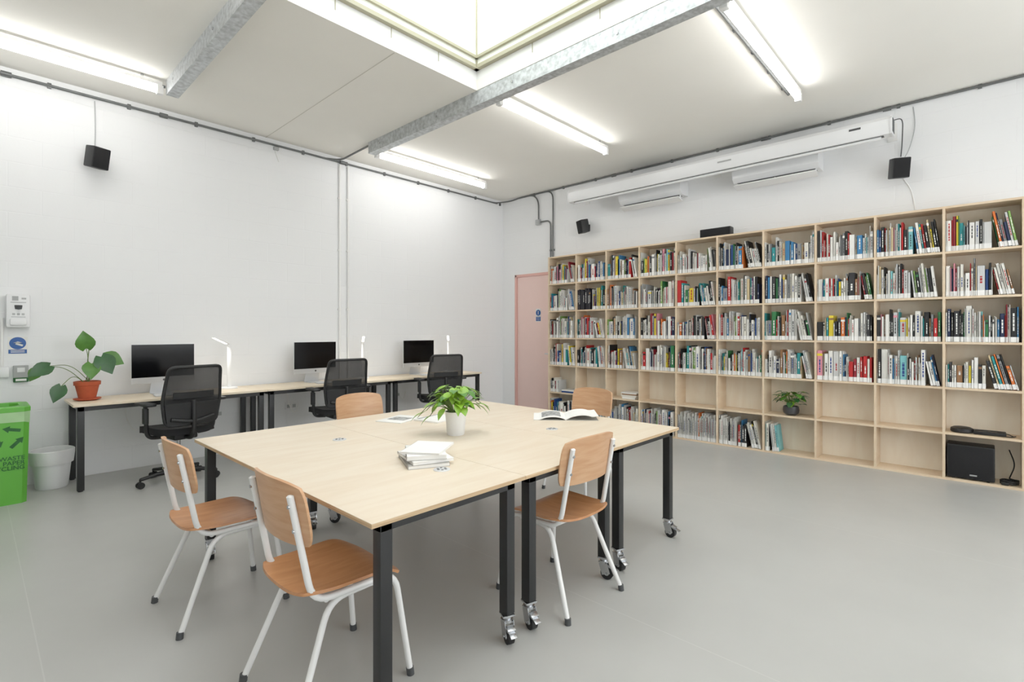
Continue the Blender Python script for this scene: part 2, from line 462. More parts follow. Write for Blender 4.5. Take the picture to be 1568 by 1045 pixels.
pal = [((240, 238, 232), 32), ((228, 224, 212), 13), ((14, 14, 16), 15), ((36, 36, 40), 6), ((130, 132, 134), 5), ((200, 202, 202), 8),
       ((188, 30, 32), 6), ((140, 24, 38), 2), ((24, 64, 130), 3), ((50, 120, 172), 4), ((18, 32, 68), 3), ((34, 140, 144), 4), ((120, 190, 194), 3),
       ((232, 206, 50), 4), ((220, 110, 44), 2), ((40, 112, 62), 3), ((130, 172, 84), 2), ((226, 144, 158), 3), ((144, 102, 66), 3), ((208, 186, 144), 4), ((98, 56, 106), 1)]
PC = [c for c, w in pal for _ in range(w)]
def pick(light=0):
    if random.random() < light: return random.choice([(240, 238, 232), (232, 230, 224), (224, 222, 214), (206, 206, 204)])
    return random.choice(PC)
def book(b, y, z, t, h, d, col, ang=0, label=True, xf=None):
    xf = SF+.010+random.random()*.02 if xf is None else xf
    Xr = Matrix.Translation(V((0, y, z))) @ Matrix.Rotation(-ang, 4, 'X')
    def bx(a, c, colr):
        vs = [(x, yv, zv) for zv in (a[2], c[2]) for yv in (a[1], c[1]) for x in (a[0], c[0])]
        b.add(vs, [(0, 2, 3, 1), (4, 5, 7, 6), (0, 1, 5, 4), (2, 6, 7, 3), (0, 4, 6, 2), (1, 3, 7, 5)], 'book', Xr, lin(colr))
    cv = min(.0025, t*.2)
    bx((xf, -t, 0), (xf+.004, 0, h), col)
    bx((xf, -t, 0), (xf+d, -t+cv, h), col)
    bx((xf, -cv, 0), (xf+d, 0, h), col)
    bx((xf+.004, -t+cv, .003), (xf+d-.003, -cv, h-.004), (236, 232, 220))
    if label: bx((xf-.0008, -t*.97, .002), (xf, -t*.03, .048), (246, 246, 244))
    lum = sum(col)/3
    if random.random() < .75 and t > .008:
        tc_ = (235, 235, 230) if lum < 130 else random.choice([(30, 30, 34), (30, 30, 34), (170, 30, 30), (30, 60, 130)])
        u0 = .07+random.random()*.05; u1 = h-.02-random.random()*h*.35
        w = t*random.uniform(.18, .34)
        if u1 > u0+.02:
            z_ = u0
            while z_ < u1:
                l = random.uniform(.012, .035); bx((xf-.0006, -t/2-w/2, z_), (xf, -t/2+w/2, min(z_+l, u1)), tc_); z_ += l+.006
    if random.random() < .12:
        bx((xf-.0007, -t, h*.82), (xf, 0, h*.9), pick())
def fill(b, col, row, f0=0., f1=1., light=0, hr=(.215, .33), tr=(.006, .055), lean=None, label=True, same=None):
    yL = SYL-col*CW-TH/2-.003-f0*(CW-TH); yR = SYL-(col+1)*CW+TH/2+.004+(1-f1)*(CW-TH)
    z = ZS[row]+TH+.0005; y = yL; base = random.uniform(*hr)
    nlean = random.choice([0, 0, 3, 5, 7]) if lean is None else lean
    stop = yR+(.02+nlean*.026 if nlean else 0)
    while True:
        t = min(tr[1], random.expovariate(1/.011)+tr[0])
        if y-t < stop: break
        if random.random() < .4: base = random.uniform(*hr)
        h = min(.345, max(.17, base+random.uniform(-.035, .035)))
        c = same if same else pick(light)
        book(b, y, z, t, h, random.uniform(.15, .21), c, label=label); y -= t+.0006
    if nlean:
        ang = random.uniform(.10, .24)
        first = True
        for k in range(nlean+4):
            t = random.uniform(.007, .026); h = random.uniform(*hr)
            if first: y -= h*math.sin(ang)*.97
            if y-t/math.cos(ang) < yR: break
            book(b, y, z+t*math.sin(ang), t, h, .18, pick(light), ang=ang, label=label)
            y -= t/math.cos(ang)+.001; first = False
b = B()
for r_ in (5, 4, 3, 2):
    for c_ in range(10):
        lt = .12 if r_ > 3 else .2
        if (r_, c_) == (4, 1):
            fill(b, c_, r_, 0, .5, same=(20, 18, 30), hr=(.285, .29), tr=(.02, .03), lean=0, label=False); fill(b, c_, r_, .52, 1)
        else: fill(b, c_, r_, 0, random.choice([1, 1, 1, .98, .94]), light=lt)
fill(b, 0, 0, 0, .9)
for c_ in range(1, 3): fill(b, c_, 0, 0, 1, light=.3)
fill(b, 3, 0, 0, 1, light=.3, hr=(.27, .32), lean=0)
fill(b, 4, 0, 0, 1, light=.97, hr=(.29, .33), tr=(.006, .012), lean=0)
fill(b, 5, 0, 0, .45, light=.95, hr=(.30, .33), tr=(.006, .02), lean=0)
fill(b, 5, 0, .46, 1, light=.5, hr=(.27, .33), tr=(.01, .03))
fill(b, 6, 0, .0, .36, light=.1, hr=(.27, .32), lean=4)
fill(b, 0, 1, 0, .35, hr=(.18, .2), lean=0)
zz1 = ZS[1]+TH+.001
for c_, n in ((0, 2), (1, 3), (2, 4)):
    yc = SYL-(c_+.66)*CW; z = zz1
    for k in range(n):
        t = random.uniform(.012, .03)
        b.box((SF+.13, yc, z+t/2), (.2, .26-random.random()*.06, t), 'book', col=lin(pick())); z += t+.0005
b.obj('library_books', smooth=False, colors=True)

# ------------------------------------------------------------------ meeting tables
def caster(b, x, y, z0, ang=0):
    Xc = Matrix.Translation(V((x, y, 0))) @ Matrix.Rotation(ang, 4, 'Z')
    def P(p): return tuple(Xc @ V(p))
    rt = Matrix.Rotation(ang, 3, 'Z')
    b.box(P((0, 0, z0-.004)), (.056, .056, .008), 'chrome', rot=rt)
    b.cyl(P((0, 0, z0-.03)), P((0, 0, z0-.008)), .02, 'chrome')
    b.cyl(P((0, 0, z0-.034)), P((0, 0, z0-.022)), .028, 'chrome')
    for s in (-1, 1):
        b.box(P((.012, s*.021, z0-.062)), (.05, .003, .065), 'chrome', rot=rt @ Matrix.Rotation(-.3, 3, 'Y'))
    b.box(P((.0, 0, z0-.032)), (.05, .045, .004), 'chrome', rot=rt)
    b.cyl(P((.022, -.015, .036)), P((.022, .015, .036)), .036, 'black_plastic', seg=28)
    b.cyl(P((.022, -.017, .036)), P((.022, .017, .036)), .014, 'grey', seg=20)
    b.cyl(P((.022, -.027, .036)), P((.022, .027, .036)), .006, 'chrome', seg=10)
    b.box(P((.066, 0, .062)), (.045, .03, .004), 'chrome', rot=rt @ Matrix.Rotation(.35, 3, 'Y'), bev=.0015)
    b.box(P((.045, 0, .075)), (.03, .04, .012), 'chrome', rot=rt @ Matrix.Rotation(.35, 3, 'Y'), bev=.003)
TX = [.935, 1.733, 2.531, 3.33]; TY0, TY1, TZ = 1.53, 3.535, .74
for i in range(3):
    b = B(); w = TX[1]-TX[0]; L = TY1-TY0
    g = .0012
    b.bb((g, 0, TZ-.018), (w-g, L, TZ-.002), 'plyedge')
    b.bb((g, 0, TZ-.002), (w-g, L, TZ), 'birch')
    li = .05; ly = .022; s = .05
    for (a, c) in (((li, ly), (w-li, ly+.03)), ((li, L-ly-.03), (w-li, L-ly))):
        b.bb((a[0], a[1], TZ-.05), (c[0], c[1], TZ-.018), 'black_metal')
    for x in (li, w-li-.03): b.bb((x, ly, TZ-.05), (x+.03, L-ly, TZ-.018), 'black_metal')
    b.bb((.1, L/2-.02, TZ-.05), (w-.1, L/2+.02, TZ-.018), 'black_metal')
    for x in (li, w-li-s):
        for y in (ly, L-ly-s):
            b.bb((x, y, .125), (x+s, y+s, TZ-.018), 'black_metal', bev=.003)
            caster(b, x+s/2, y+s/2, .125, random.uniform(-2.0, -.6))
    for (gx, gy) in (((.60, .36), (.60, 1.34)), (), ((.15, .60), (.15, 1.55)))[i]:
        b.lathe([(.040, .0), (.040, .0025), (.036, .004), (.0, .004)], (gx, gy, TZ), 'alu')
        for k in range(6):
            t = k*math.pi/3
            b.cyl((gx+.02*math.cos(t), gy+.02*math.sin(t), TZ+.004), (gx+.02*math.cos(t), gy+.02*math.sin(t), TZ+.0046), .007, 'darkgrey', seg=10)
    b.obj('meeting_table', (TX[i], TY0, 0))

# ------------------------------------------------------------------ wooden chairs
def make_chair():
    b = B()
    for s in (-1, 1):
        b.tube([(.235, s*.225, .012), (.185, s*.188, .425), (-.155, s*.18, .425), (-.232, s*.172, .825)], .0125, 'white_metal', fil=.075, seg=12)
        b.tube([(-.245, s*.228, .012), (-.085, s*.168, .405), (.12, s*.166, .408)], .0125, 'white_metal', fil=.07, seg=12)
        for x, y in ((.236, s*.226), (-.247, s*.229)): b.cyl((x, y, 0), (x-(.003 if x > 0 else -.003), y-s*.002, .03), .0155, 'darkgrey')
        b.lathe([(.0125, 0), (.008, .005), (.0, .007)], (-.2325, s*.172, .824), 'white_metal', 12)
        for z in (.70, .79):
            t = (.825-z)/.4; b.cyl((-.232+t*.077-.010, s*.173, z), (-.232+t*.077-.016, s*.173, z), .007, 'chrome', seg=10)
    b.cyl((.12, -.18, .418), (.12, .18, .418), .011, 'white_metal')
    b.cyl((-.10, -.178, .418), (-.10, .178, .418), .011, 'white_metal')
    def seat(u, v):
        a = u*2-1; c = v*2-1
        x = .005+.215*a*(1-.10*c**4); y = .21*c*(1-.10*a**4)*(1+.04*a)
        z = .449-.022*max(0, a-.45)**2*6+.012*c*c-.010*(1-a*a)*(1-c*c)+.012*max(0, -a-.4)
        return (x, y, z)
    b.patch(seat, 20, 20, .011, 'beech')
    def back(u, v):
        a = u*2-1; c = v*2-1
        y = .215*a*(1-.07*c**4); z = .757+.12*c*(1-.12*a**4)-.01*a*a
        x = -.232+1.0*y*y-.17*(z-.757)
        return (x, y, z)
    b.patch(back, 20, 12, .011, 'beechback')
    return b
ch = make_chair().obj('wooden_chair', (.895, 2.90, 0), 0, ang=50)
inst(ch, 'wooden_chair.001', (.99, 1.935, 0), R(0))
inst(ch, 'wooden_chair.002', (2.18, 1.685, 0), R(88))
inst(ch, 'wooden_chair.003', (2.24, 3.65, 0), R(-90))
inst(ch, 'wooden_chair.004', (3.72, 2.64, 0), R(180))

# ------------------------------------------------------------------ wall desks
DZ_ = .766; DX = [.60, 2.215, 3.83]; DW = 1.615; DY_0 = 5.72
for x0 in DX:
    b = B(); g = .001; D = YW-.035-DY_0
    b.bb((g, 0, DZ_-.022), (DW-g, D, DZ_), 'deskwood', bev=.0015)
    for y in (.02, D-.05): b.bb((.03, y, DZ_-.062), (DW-.03, y+.03, DZ_-.022), 'black_metal')
    for x in (.03, DW-.08):
        b.bb((x+.01, .02, DZ_-.062), (x+.04, D-.02, DZ_-.022), 'black_metal')
        for y in (.02, D-.07):
            b.bb((x, y, .01), (x+.05, y+.05, DZ_-.022), 'black_metal', bev=.003)
            b.cyl((x+.025, y+.025, 0), (x+.025, y+.025, .012), .018, 'black_plastic')
    for xx_ in (.45, .8, 1.1):
        b.tube([(xx_, D-.03, DZ_-.04), (xx_+.02, D-.05, .5), (xx_+.10, D-.04, .36), (xx_+.16, D-.02, .50)], .005, 'white' if xx_ < 1 else 'black_plastic', fil=.08, seg=6)
    b.obj('office_desk', (x0, DY_0, 0))

b = B()
for x in (1.9, 2.75, 4.3):
    b.box((x, YW-.006, .47), (.15, .012, .088), 'white_plastic', bev=.004)
    for s in (-.035, .035): b.box((x+s, YW-.013, .465), (.04, .004, .04), 'grey', bev=.001)
b.obj('power_outlets')

# computers
def imac():
    b = B(); w = .55
    b.bb((-w/2, -.012, .115), (w/2, .004, .505), 'alu', bev=.004)
    b.patch(lambda u, v: ((u*2-1)*w*.46, .004+.035*(1-(u*2-1)**2)*(1-(v*2-1)**2), .13+v*.36), 12, 12, .004, 'alu')
    b.bb((-w/2+.0015, -.0145, .175), (w/2-.0015, -.0118, .503), 'screen')
    b.cyl((0, -.012, .145), (0, -.0135, .145), .011, 'darkgrey')
    def st(u, v):
        x = (u*2-1)*.095
        t = v
        if t < .5: return (x, -.075+.17*(t/.5), .004)
        q = (t-.5)/.5; return (x*(1-.1*q), .095-.06*q, .004+.24*q)
    b.patch(st, 4, 20, .006, 'alu')
    return b
im = imac().obj('desktop_computer', (1.345, 6.12, DZ_), R(4))
inst(im, 'desktop_computer.001', (2.945, 6.12, DZ_), R(2))
inst(im, 'desktop_computer.002', (4.53, 6.12, DZ_), R(0))
b = B()
b.box((0, 0, .008), (.28, .115, .008), 'alu', rot=(R(2), 0, 0), bev=.003)
for r_ in range(5):
    for c_ in range(13): b.box((-.125+c_*.0208, -.042+r_*.021, .0135), (.0175, .0175, .003), 'white_plastic', rot=(R(2), 0, 0))
kb = b.obj('keyboard', (1.36, 5.90, DZ_)); inst(kb, 'keyboard.001', (3.0, 5.90, DZ_), R(-5)); inst(kb, 'keyboard.002', (4.55, 5.90, DZ_))
b = B()
b.patch(lambda u, v: ((u*2-1)*.028*(1-.2*(v*2-1)**4), (v*2-1)*.055, .004+.018*(1-(v*2-1)**2)**.6*(1-.5*(u*2-1)**2)), 10, 14, .005, 'white_plastic')
b.bb((-.024, -.045, 0), (.024, .045, .008), 'white_plastic', bev=.003)
ms = b.obj('computer_mouse', (1.62, 5.90, DZ_)); inst(ms, 'computer_mouse.001', (3.27, 5.90, DZ_)); inst(ms, 'computer_mouse.002', (4.83, 5.90, DZ_))

# desk lamps
def lamp():
    b = B()
    b.lathe([(.085, 0), (.085, .012), (.08, .018), (0, .018)], (0, 0, 0), 'white_plastic')
    b.box((0, 0, .25), (.040, .018, .47), 'white_plastic', bev=.005)
    b.cyl((0, -.018, .485), (0, .018, .485), .019, 'white_plastic')
    d = V((-.19, -.10, .085)); L = d.length; rt = d.to_track_quat('X', 'Z').to_matrix()
    c = V((0, 0, .49))+d*.5
    b.box(c, (L, .034, .014), 'white_plastic', rot=rt, bev=.004)
    b.box(c+rt @ V((.02, 0, -.0085)), (L*.8, .026, .004), 'lampglow', rot=rt)
    return b
lp = lamp().obj('desk_lamp', (1.965, 6.14, DZ_))
inst(lp, 'desk_lamp.001', (3.62, 6.14, DZ_), R(35)); inst(lp, 'desk_lamp.002', (5.12, 6.14, DZ_), R(20))
for i, (x, y) in enumerate(((1.88, 6.09), (3.56, 6.05), (5.03, 6.07))):
    li = bpy.data.lights.new('lamp_led_light', 'SPOT'); li.energy = 6; li.spot_size = R(140); li.spot_blend = .8; li.shadow_soft_size = .06; li.color = (1, .95, .86)
    o = bpy.data.objects.new('lamp_led_light', li); bpy.context.collection.objects.link(o); o.location = (x, y, DZ_+.50); o.rotation_euler = (R(-15), 0, 0)

# ------------------------------------------------------------------ office chairs (face +X locally)
def office():
    b = B()
    for k in range(5):
        t = 2*math.pi*k/5+.3; c, s = math.cos(t), math.sin(t)
        b.tube([(0.02*c, .02*s, .105), (.17*c, .17*s, .10), (.31*c, .31*s, .078)], lambda q: .024-.009*q, 'black_plastic', fil=.06, seg=10)
        x, y = .31*c, .31*s
        b.cyl((x, y, .05), (x, y, .085), .009, 'black_plastic')
        for q in (-1, 1):
            n = V((-s, c, 0)); p = V((x, y, .029))
            b.cyl(p+n*q*.006, p+n*q*.026, .029, 'black_plastic', seg=18)
        b.cyl(V((x, y, .029))-V((-s, c, 0))*.006, V((x, y, .029))+V((-s, c, 0))*.006, .02, 'black_plastic')
    b.cyl((0, 0, .09), (0, 0, .14), .04, 'black_plastic', r1=.032)
    b.cyl((0, 0, .14), (0, 0, .30), .026, 'black_plastic'); b.cyl((0, 0, .30), (0, 0, .42), .015, 'chrome')
    b.box((-.02, 0, .43), (.26, .20, .05), 'black_plastic', bev=.015)
    b.tube([(.02, -.08, .43), (.02, -.26, .43)], .006, 'black_plastic')
    def seat(u, v):
        a = u*2-1; c = v*2-1
        return (.03+.245*a*(1-.10*c**4), .245*c*(1-.09*a**4), .49-.03*max(0, a-.5)+.012*c*c)
    b.patch(seat, 16, 16, .06, 'black_fabric')
    b.tube([(-.10, 0, .43), (-.27, 0, .43), (-.30, 0, .56), (-.285, 0, .78)], .02, 'black_plastic', fil=.08)
    b.tube([(-.27, -.18, .62), (-.295, 0, .58), (-.27, .18, .62)], .018, 'black_plastic', fil=.08)
    def bx(y, z):
        return -.262+.35*y*y-.25*(z-.6)*(z-.6)*(1 if z > .6 else 0)-.05*(z-.6)
    ring = [(-.215, .56), (-.245, .78), (-.218, 1.085), (.218, 1.085), (.245, .78), (.215, .56)]
    pts = []
    n = len(ring)
    for i, p in enumerate(ring):
        p = V((p[0], p[1])); a = V(ring[i-1]); c = V(ring[(i+1) % n])
        f = .05; A = p+(a-p).normalized()*f; C = p+(c-p).normalized()*f
        for t in (0, .25, .5, .75, 1): pts.append(A*(1-t)**2+p*2*t*(1-t)+C*t*t)
    den = []
    for i in range(len(pts)):
        a = pts[i]; c = pts[(i+1) % len(pts)]
        m = max(1, int((c-a).length/.04))
        for k in range(m): den.append(a.lerp(c, k/m))
    b.tube([(bx(p.x, p.y), p.x, p.y) for p in den], .014, 'black_plastic', closed=True, seg=8)
    def hw(z):
        return .215+(z-.56)/.22*.030 if z < .78 else .245-(z-.78)/.305*.027
    def back(u, v):
        z = .565+v*.515; c = (u*2-1)*(hw(z)-(.03 if v < .04 or v > .96 else .004))
        return (bx(c, z), c, z)
    b.patch(back, 14, 20, .0015, 'mesh')
    def low(u, v):
        z = .565+v*.19; c = (u*2-1)*(hw(z)-.012); return (bx(c, z)-.008, c, z)
    b.patch(low, 12, 6, .010, 'black_plastic')
    def lum(u, v):
        z = .80+v*.055; c = (u*2-1)*.17; return (bx(c, z)-.012, c, z)
    b.patch(lum, 10, 3, .012, 'black_plastic')
    for s in (-1, 1):
        b.tube([(-.05, s*.15, .44), (-.05, s*.28, .45), (-.07, s*.30, .74)], .017, 'black_plastic', fil=.06)
        b.box((-.065, s*.297, .65), (.055, .036, .14), 'black_plastic', bev=.008)
        b.box((-.075, s*.30, .755), (.24, .085, .028), 'black_plastic', bev=.012)
    return b
oc = office().obj('office_chair', (1.335, 5.53, 0), R(100), ang=50)
inst(oc, 'office_chair.001', (2.91, 5.52, 0), R(86)); inst(oc, 'office_chair.002', (4.44, 5.54, 0), R(72))

# ------------------------------------------------------------------ speakers
def speaker(tilt):
    b = B(); rt = Euler((R(-12), 0, R(tilt))).to_matrix()
    c = V((0, .15, 0))
    b.box(c, (.15, .13, .20), 'black_plastic', rot=rt, bev=.012)
    b.box(c+rt @ V((0, .067, 0)), (.135, .006, .185), 'black_fabric', rot=rt, bev=.002)
    b.cyl((0, .0, -.0), (0, .09, -.0), .014, 'black_plastic'); b.box((0, .006, -.0), (.06, .012, .10), 'black_plastic', bev=.004)
    return b
speaker(22).obj('loudspeaker', (.83, YW, 3.07), R(180))
speaker(-25).obj('loudspeaker', (XW, 4.50, 3.02), R(90)); speaker(25).obj('loudspeaker', (XW, .62, 3.06), R(90))
b = B(); b.tube([(.83, YW-.006, 3.14), (.835, YW-.006, 3.4), (.83, YW-.006, 3.66)], .004, 'grey', fil=.1, seg=6); b.obj('speaker_cable')
b = B()
b.tube([(XW-.006, .60, 2.98), (XW-.006, .53, 2.85), (XW-.006, .50, 2.62)], .005, 'white', fil=.1, seg=6)
b.tube([(XW-.02, .62, 3.14), (XW-.05, .55, 3.25), (XW-.01, .50, 3.5), (XW-.006, .52, 3.7)], .004, 'grey', fil=.1, seg=6)
b.obj('speaker_cable')
b = B(); b.box((0, 0, .06), (.12, .38, .105), 'black_plastic', bev=.01); b.box((-.061, 0, .06), (.006, .36, .085), 'black_fabric', bev=.002)
for y in (-.14, .14): b.box((0, y, .004), (.1, .02, .008), 'black_plastic')
b.obj('centre_speaker', (6.40, 2.45, ZS[6]+TH))

# projector screen housing
b = B(); px_, zc_ = 6.20, 3.43; y0, y1 = .66, 4.55
prof = [(.07, -.085), (.085, -.06), (.085, .05), (.06, .085), (-.06, .085), (-.085, .05), (-.085, -.04), (-.06, -.085)]
n = len(prof); vs = [(px_+a, y, zc_+c) for y in (y0, y1) for a, c in prof]
b.add(vs, [(i, (i+1) % n, n+(i+1) % n, n+i) for i in range(n)]+[list(range(n)), list(range(n, 2*n))[::-1]], 'white_plastic')
for y in (y0-.006, y1+.006):
    vs = [(px_+a*1.06, yy_, zc_+c*1.06) for yy_ in (y-.008, y+.008) for a, c in prof]
    b.add(vs, [(i, (i+1) % n, n+(i+1) % n, n+i) for i in range(n)]+[list(range(n)), list(range(n, 2*n))[::-1]], 'white_plastic')
b.bb((px_-.03, y0+.06, zc_-.088), (px_+.03, y1-.06, zc_-.083), 'darkgrey')
b.cyl((px_-.01, y0+.08, zc_-.10), (px_-.01, y1-.08, zc_-.10), .016, 'white_plastic')
for y in (y0+.03, y1-.03, 2.5):
    b.bb((px_+.05, y-.02, zc_+.03), (XW, y+.02, zc_+.07), 'white_metal'); b.bb((XW-.01, y-.04, zc_-.04), (XW, y+.04, zc_+.14), 'white_metal')
b.box((px_-.087, .95, zc_+.02), (.004, .10, .02), 'darkgrey'); b.box((px_-.087, 2.25, zc_), (.004, .16, .018), 'grey')
b.box((px_+.0, y0-.016, zc_), (.12, .006, .13), 'darkgrey', bev=.002)
b.tube([(px_+.02, y0-.01, zc_+.06), (px_+.12, y0-.08, zc_+.1), (XW-.02, y0-.05, zc_-.10), (XW-.02, y0-.04, zc_-.22)], .005, 'darkgrey', fil=.1, seg=6)
b.obj('projector_screen_housing')

# wall air conditioners
def ac():
    b = B()
    prof = [(0, -.17), (.18, -.17), (.235, -.12), (.25, .06), (.235, .19), (.21, .21), (0, .21)]
    n = len(prof); w = .46
    vs = [(-a, y, c) for y in (-w, w) for a, c in prof]
    b.add(vs, [(i, (i+1) % n, n+(i+1) % n, n+i) for i in range(n)]+[list(range(n)), list(range(n, 2*n))[::-1]], 'white_plastic')
    for q in range(4): b.box((-.06-.035*q, 0, .2115), (.012, .8, .004), 'grey')
    b.box((-.13, 0, -.172), (.10, .84, .004), 'darkgrey')
    b.box((-.18, 0, -.225), (.14, .88, .012), 'white_plastic', rot=(0, R(14), 0), bev=.003)
    for y in (-.42, 0, .42): b.box((-.15, y, -.198), (.03, .008, .06), 'white_plastic')
    b.box((-.25, .3, -.02), (.004, .08, .012), 'grey')
    return b
a = ac().obj('air_conditioner', (XW, 1.78, 3.385)); inst(a, 'air_conditioner.001', (XW, 3.36, 3.385))

# ------------------------------------------------------------------ left wall items
b = B(); X_ = .29
b.box((0, -.05, 0), (.155, .10, .30), 'white_plastic', bev=.02)
b.box((0, -.075, -.10), (.11, .09, .06), 'white_plastic', bev=.015)
b.box((-.02, -.1015, .11), (.04, .002, .04), 'grey'); b.box((.035, -.1015, .11), (.03, .002, .015), 'grey')
b.lathe([(.0, -.02), (.022, -.015), (.026, .012), (.026, .02), (0, .02)], (0, -.103, .03), 'darkgrey', 16)
for k, x in enumerate((-.03, 0, .03)): b.box((x, -.1015, -.03), (.018, .002, .018), 'grey')
b.box((0, -.1015, -.055), (.09, .002, .006), 'grey'); b.box((0, -.1015, .075), (.10, .002, .006), 'grey')
b.obj('soap_dispenser', (X_, YW, 1.585))
b = B(); b.box((0, -.002, 0), (.13, .004, .155), 'paper'); b.cyl((0, -.004, .02), (0, -.0055, .02), .055, 'blue', seg=30)
b.box((0, -.0045, -.055), (.12, .002, .036), 'blue')
b.lathe([(.0, -.01), (.03, -.006), (.0, .006)], (0, -.006, .03), 'paper', 14); b.box((.01, -.0062, .008), (.05, .001, .016), 'paper', rot=(0, .4, 0))
for z in (-.048, -.060): b.box((0, -.0058, z), (.09, .001, .005), 'paper')
b.obj('hand_wash_sign', (X_, YW, 1.275))
b = B()
b.box((-.10, -.02, .02), (.09, .04, .09), 'white_plastic', bev=.006); b.box((.02, -.02, .02), (.10, .04, .11), 'grey', bev=.006)
b.box((.02, -.042, .035), (.05, .004, .04), 'white_plastic'); b.box((.02, -.02, -.055), (.10, .04, .04), 'greend', bev=.004); b.box((.02, -.041, -.055), (.07, .002, .02), 'paper')
b.cyl((-.1, -.014, .06), (-.1, -.014, .5), .01, 'white')
b.obj('fused_spur_switch', (X_, YW, 1.02))

# green recycling bin
b = B(); H = .79
def ringp(hw_, ch_, z): 
    return [(hw_-ch_, -hw_, z), (hw_, -hw_+ch_, z), (hw_, hw_-ch_, z), (hw_-ch_, hw_, z), (-hw_+ch_, hw_, z), (-hw_, hw_-ch_, z), (-hw_, -hw_+ch_, z), (-hw_+ch_, -hw_, z)]
levels = [(.19, .03, 0), (.207, .035, .70), (.207, .035, .745), (.214, .04, .748), (.214, .04, .782), (.205, .04, H), (.15, .05, H), (.145, .05, H-.10)]
vs = []
for l in levels: vs += ringp(*l)
fs = []
for j in range(len(levels)-1):
    for i in range(8): fs.append((j*8+i, j*8+(i+1) % 8, (j+1)*8+(i+1) % 8, (j+1)*8+i))
fs.append(list(range(8))[::-1]); fs.append([(len(levels)-1)*8+i for i in range(8)])
b.add(vs, fs, 'green')
lv = [(.2082, .035, .665), (.2100, .036, .70), (.2112, .038, .747)]
vs = []
for l in lv: vs += ringp(*l)
vs = [(x, y, z-(.018*math.sin(i*2.3) if i < 8 else 0)) for i, (x, y, z) in enumerate(vs)]
b.add(vs, [(j*8+i, j*8+(i+1) % 8, (j+1)*8+(i+1) % 8, (j+1)*8+i) for j in range(2) for i in range(8)], 'liner')
def arrow(cx, cz, rr, a0, yf):
    for k in range(3):
        A = a0+k*2*math.pi/3
        p1 = V((math.cos(A+.35), math.sin(A+.35)))*rr; p2 = V((math.cos(A+1.75), math.sin(A+1.75)))*rr
        d = (p2-p1).normalized(); nn = V((-d.y, d.x)); w = rr*.15
        q = p2-d*rr*.5
        poly = [p1+nn*w, p1-nn*w, q-nn*w, q-nn*w*2.2, p2, q+nn*w*2.2, q+nn*w]
        vs = [(cx+p.x, yf(cz+p.y), cz+p.y) for p in poly]
        b.add(vs, [(0, 1, 2, 6), (2, 3, 4, 5, 6)], 'greend')
fy = lambda z: -(.19+.017*z/.70)-.0012
arrow(.085, .545, .085, .3, fy)
gb = b.obj('recycling_bin', (.125, 5.93, 0), smooth=False)
tx = text('WASTE\nPAPER\nRECYCLING', .046, (.178, -.2013, .36), (R(90-1.4), 0, 0), 'greend', gb, 'printed_text', 'RIGHT')

# white waste bin
b = B()
b.lathe([(.105, 0), (.112, .01), (.142, .31), (.15, .315), (.15, .33), (.142, .335), (.135, .30), (.10, .02), (0, .02)], (0, 0, 0), 'white_plastic')
b.lathe([(.148, .22+0), (.153, .26), (.157, .30), (.158, .335), (.15, .342), (.14, .338), (.13, .28), (.11, .1), (0, .05)], (0, 0, 0), 'bag', 40)
b.obj('waste_bin', (.50, 6.13, 0))

# ------------------------------------------------------------------ plants
def stemleaf(b, p0, p1, k, L, W, dirv, up=(0, 0, 1), droop=.25, bend=None, r=.0022):
    p0 = V(p0); p1 = V(p1); mid = (p0+p1)/2+V(bend if bend else (0, 0, .03))
    b.tube([p0, mid, p1], r, 'stem', fil=10, seg=6)
    b.leaf(p1, dirv, up, L, W, k, droop)
b = B()
b.lathe([(.07, 0), (.10, .012), (.103, .02), (.09, .02)], (0, 0, 0), 'terra')
b.lathe([(.062, .012), (.088, .14), (.098, .142), (.10, .175), (.09, .178), (.085, .15), (0, .15)], (0, 0, 0), 'terra')
b.lathe([(.086, .152), (0, .158)], (0, 0, 0), 'soil')
camd = (-.1, -1, .35)
for p, d, L, W, k in (((-.01, -.02, .48), (-.15, -.35, .9), .16, .15, 'leaf_m'), ((-.26, -.04, .33), (-.75, -.5, -.35), .17, .13, 'leaf_d'), ((-.19, -.10, .15), (-.4, -.5, -.85), .15, .12, 'leaf_d'),
                      ((.09, -.08, .40), (.35, -.5, -.75), .18, .17, 'leaf_d'), ((.12, -.03, .40), (.8, -.3, -.35), .16, .15, 'leaf_m'), ((.02, -.09, .34), (-.1, -.6, -.8), .15, .14, 'leaf_m'),
                      ((-.33, -.03, .31), (-.5, -.2, -.8), .12, .10, 'leaf_m')):
    stemleaf(b, (random.uniform(-.03, .03), random.uniform(-.03, .03), .15), p, k, L, W, d, up=camd, bend=(0, 0, .10), r=.003)
b.tube([(0, 0, .15), (.0, .0, .34), (.02, -.01, .56)], .004, 'stem', fil=.1)
b.obj('potted_houseplant', (.735, 6.05, DZ_))

b = B()
b.lathe([(.052, 0), (.055, .004), (.068, .145), (.070, .15), (.066, .15), (.062, .135), (0, .135)], (0, 0, 0), 'white_plastic')
b.lathe([(.062, .136), (0, .14)], (0, 0, 0), 'soil')
rnd = random.Random(5)
for k in range(80):
    t = rnd.uniform(0, 2*math.pi); e_ = rnd.uniform(0.1, 1.3); rad = rnd.uniform(.06, .16)
    p = V((math.cos(t)*rad*math.cos(e_*.8), math.sin(t)*rad*math.cos(e_*.8), .15+math.sin(e_)*.15+rnd.uniform(0, .02)))
    d = V((math.cos(t), math.sin(t), rnd.uniform(-.7, .3)))
    stemleaf(b, (math.cos(t)*.03, math.sin(t)*.03, .135), p, rnd.choice(['leaf_l', 'leaf_l', 'leaf_m']), rnd.uniform(.06, .09), rnd.uniform(.045, .065), d, up=(math.cos(t)*.4, math.sin(t)*.4, 1), droop=.3)
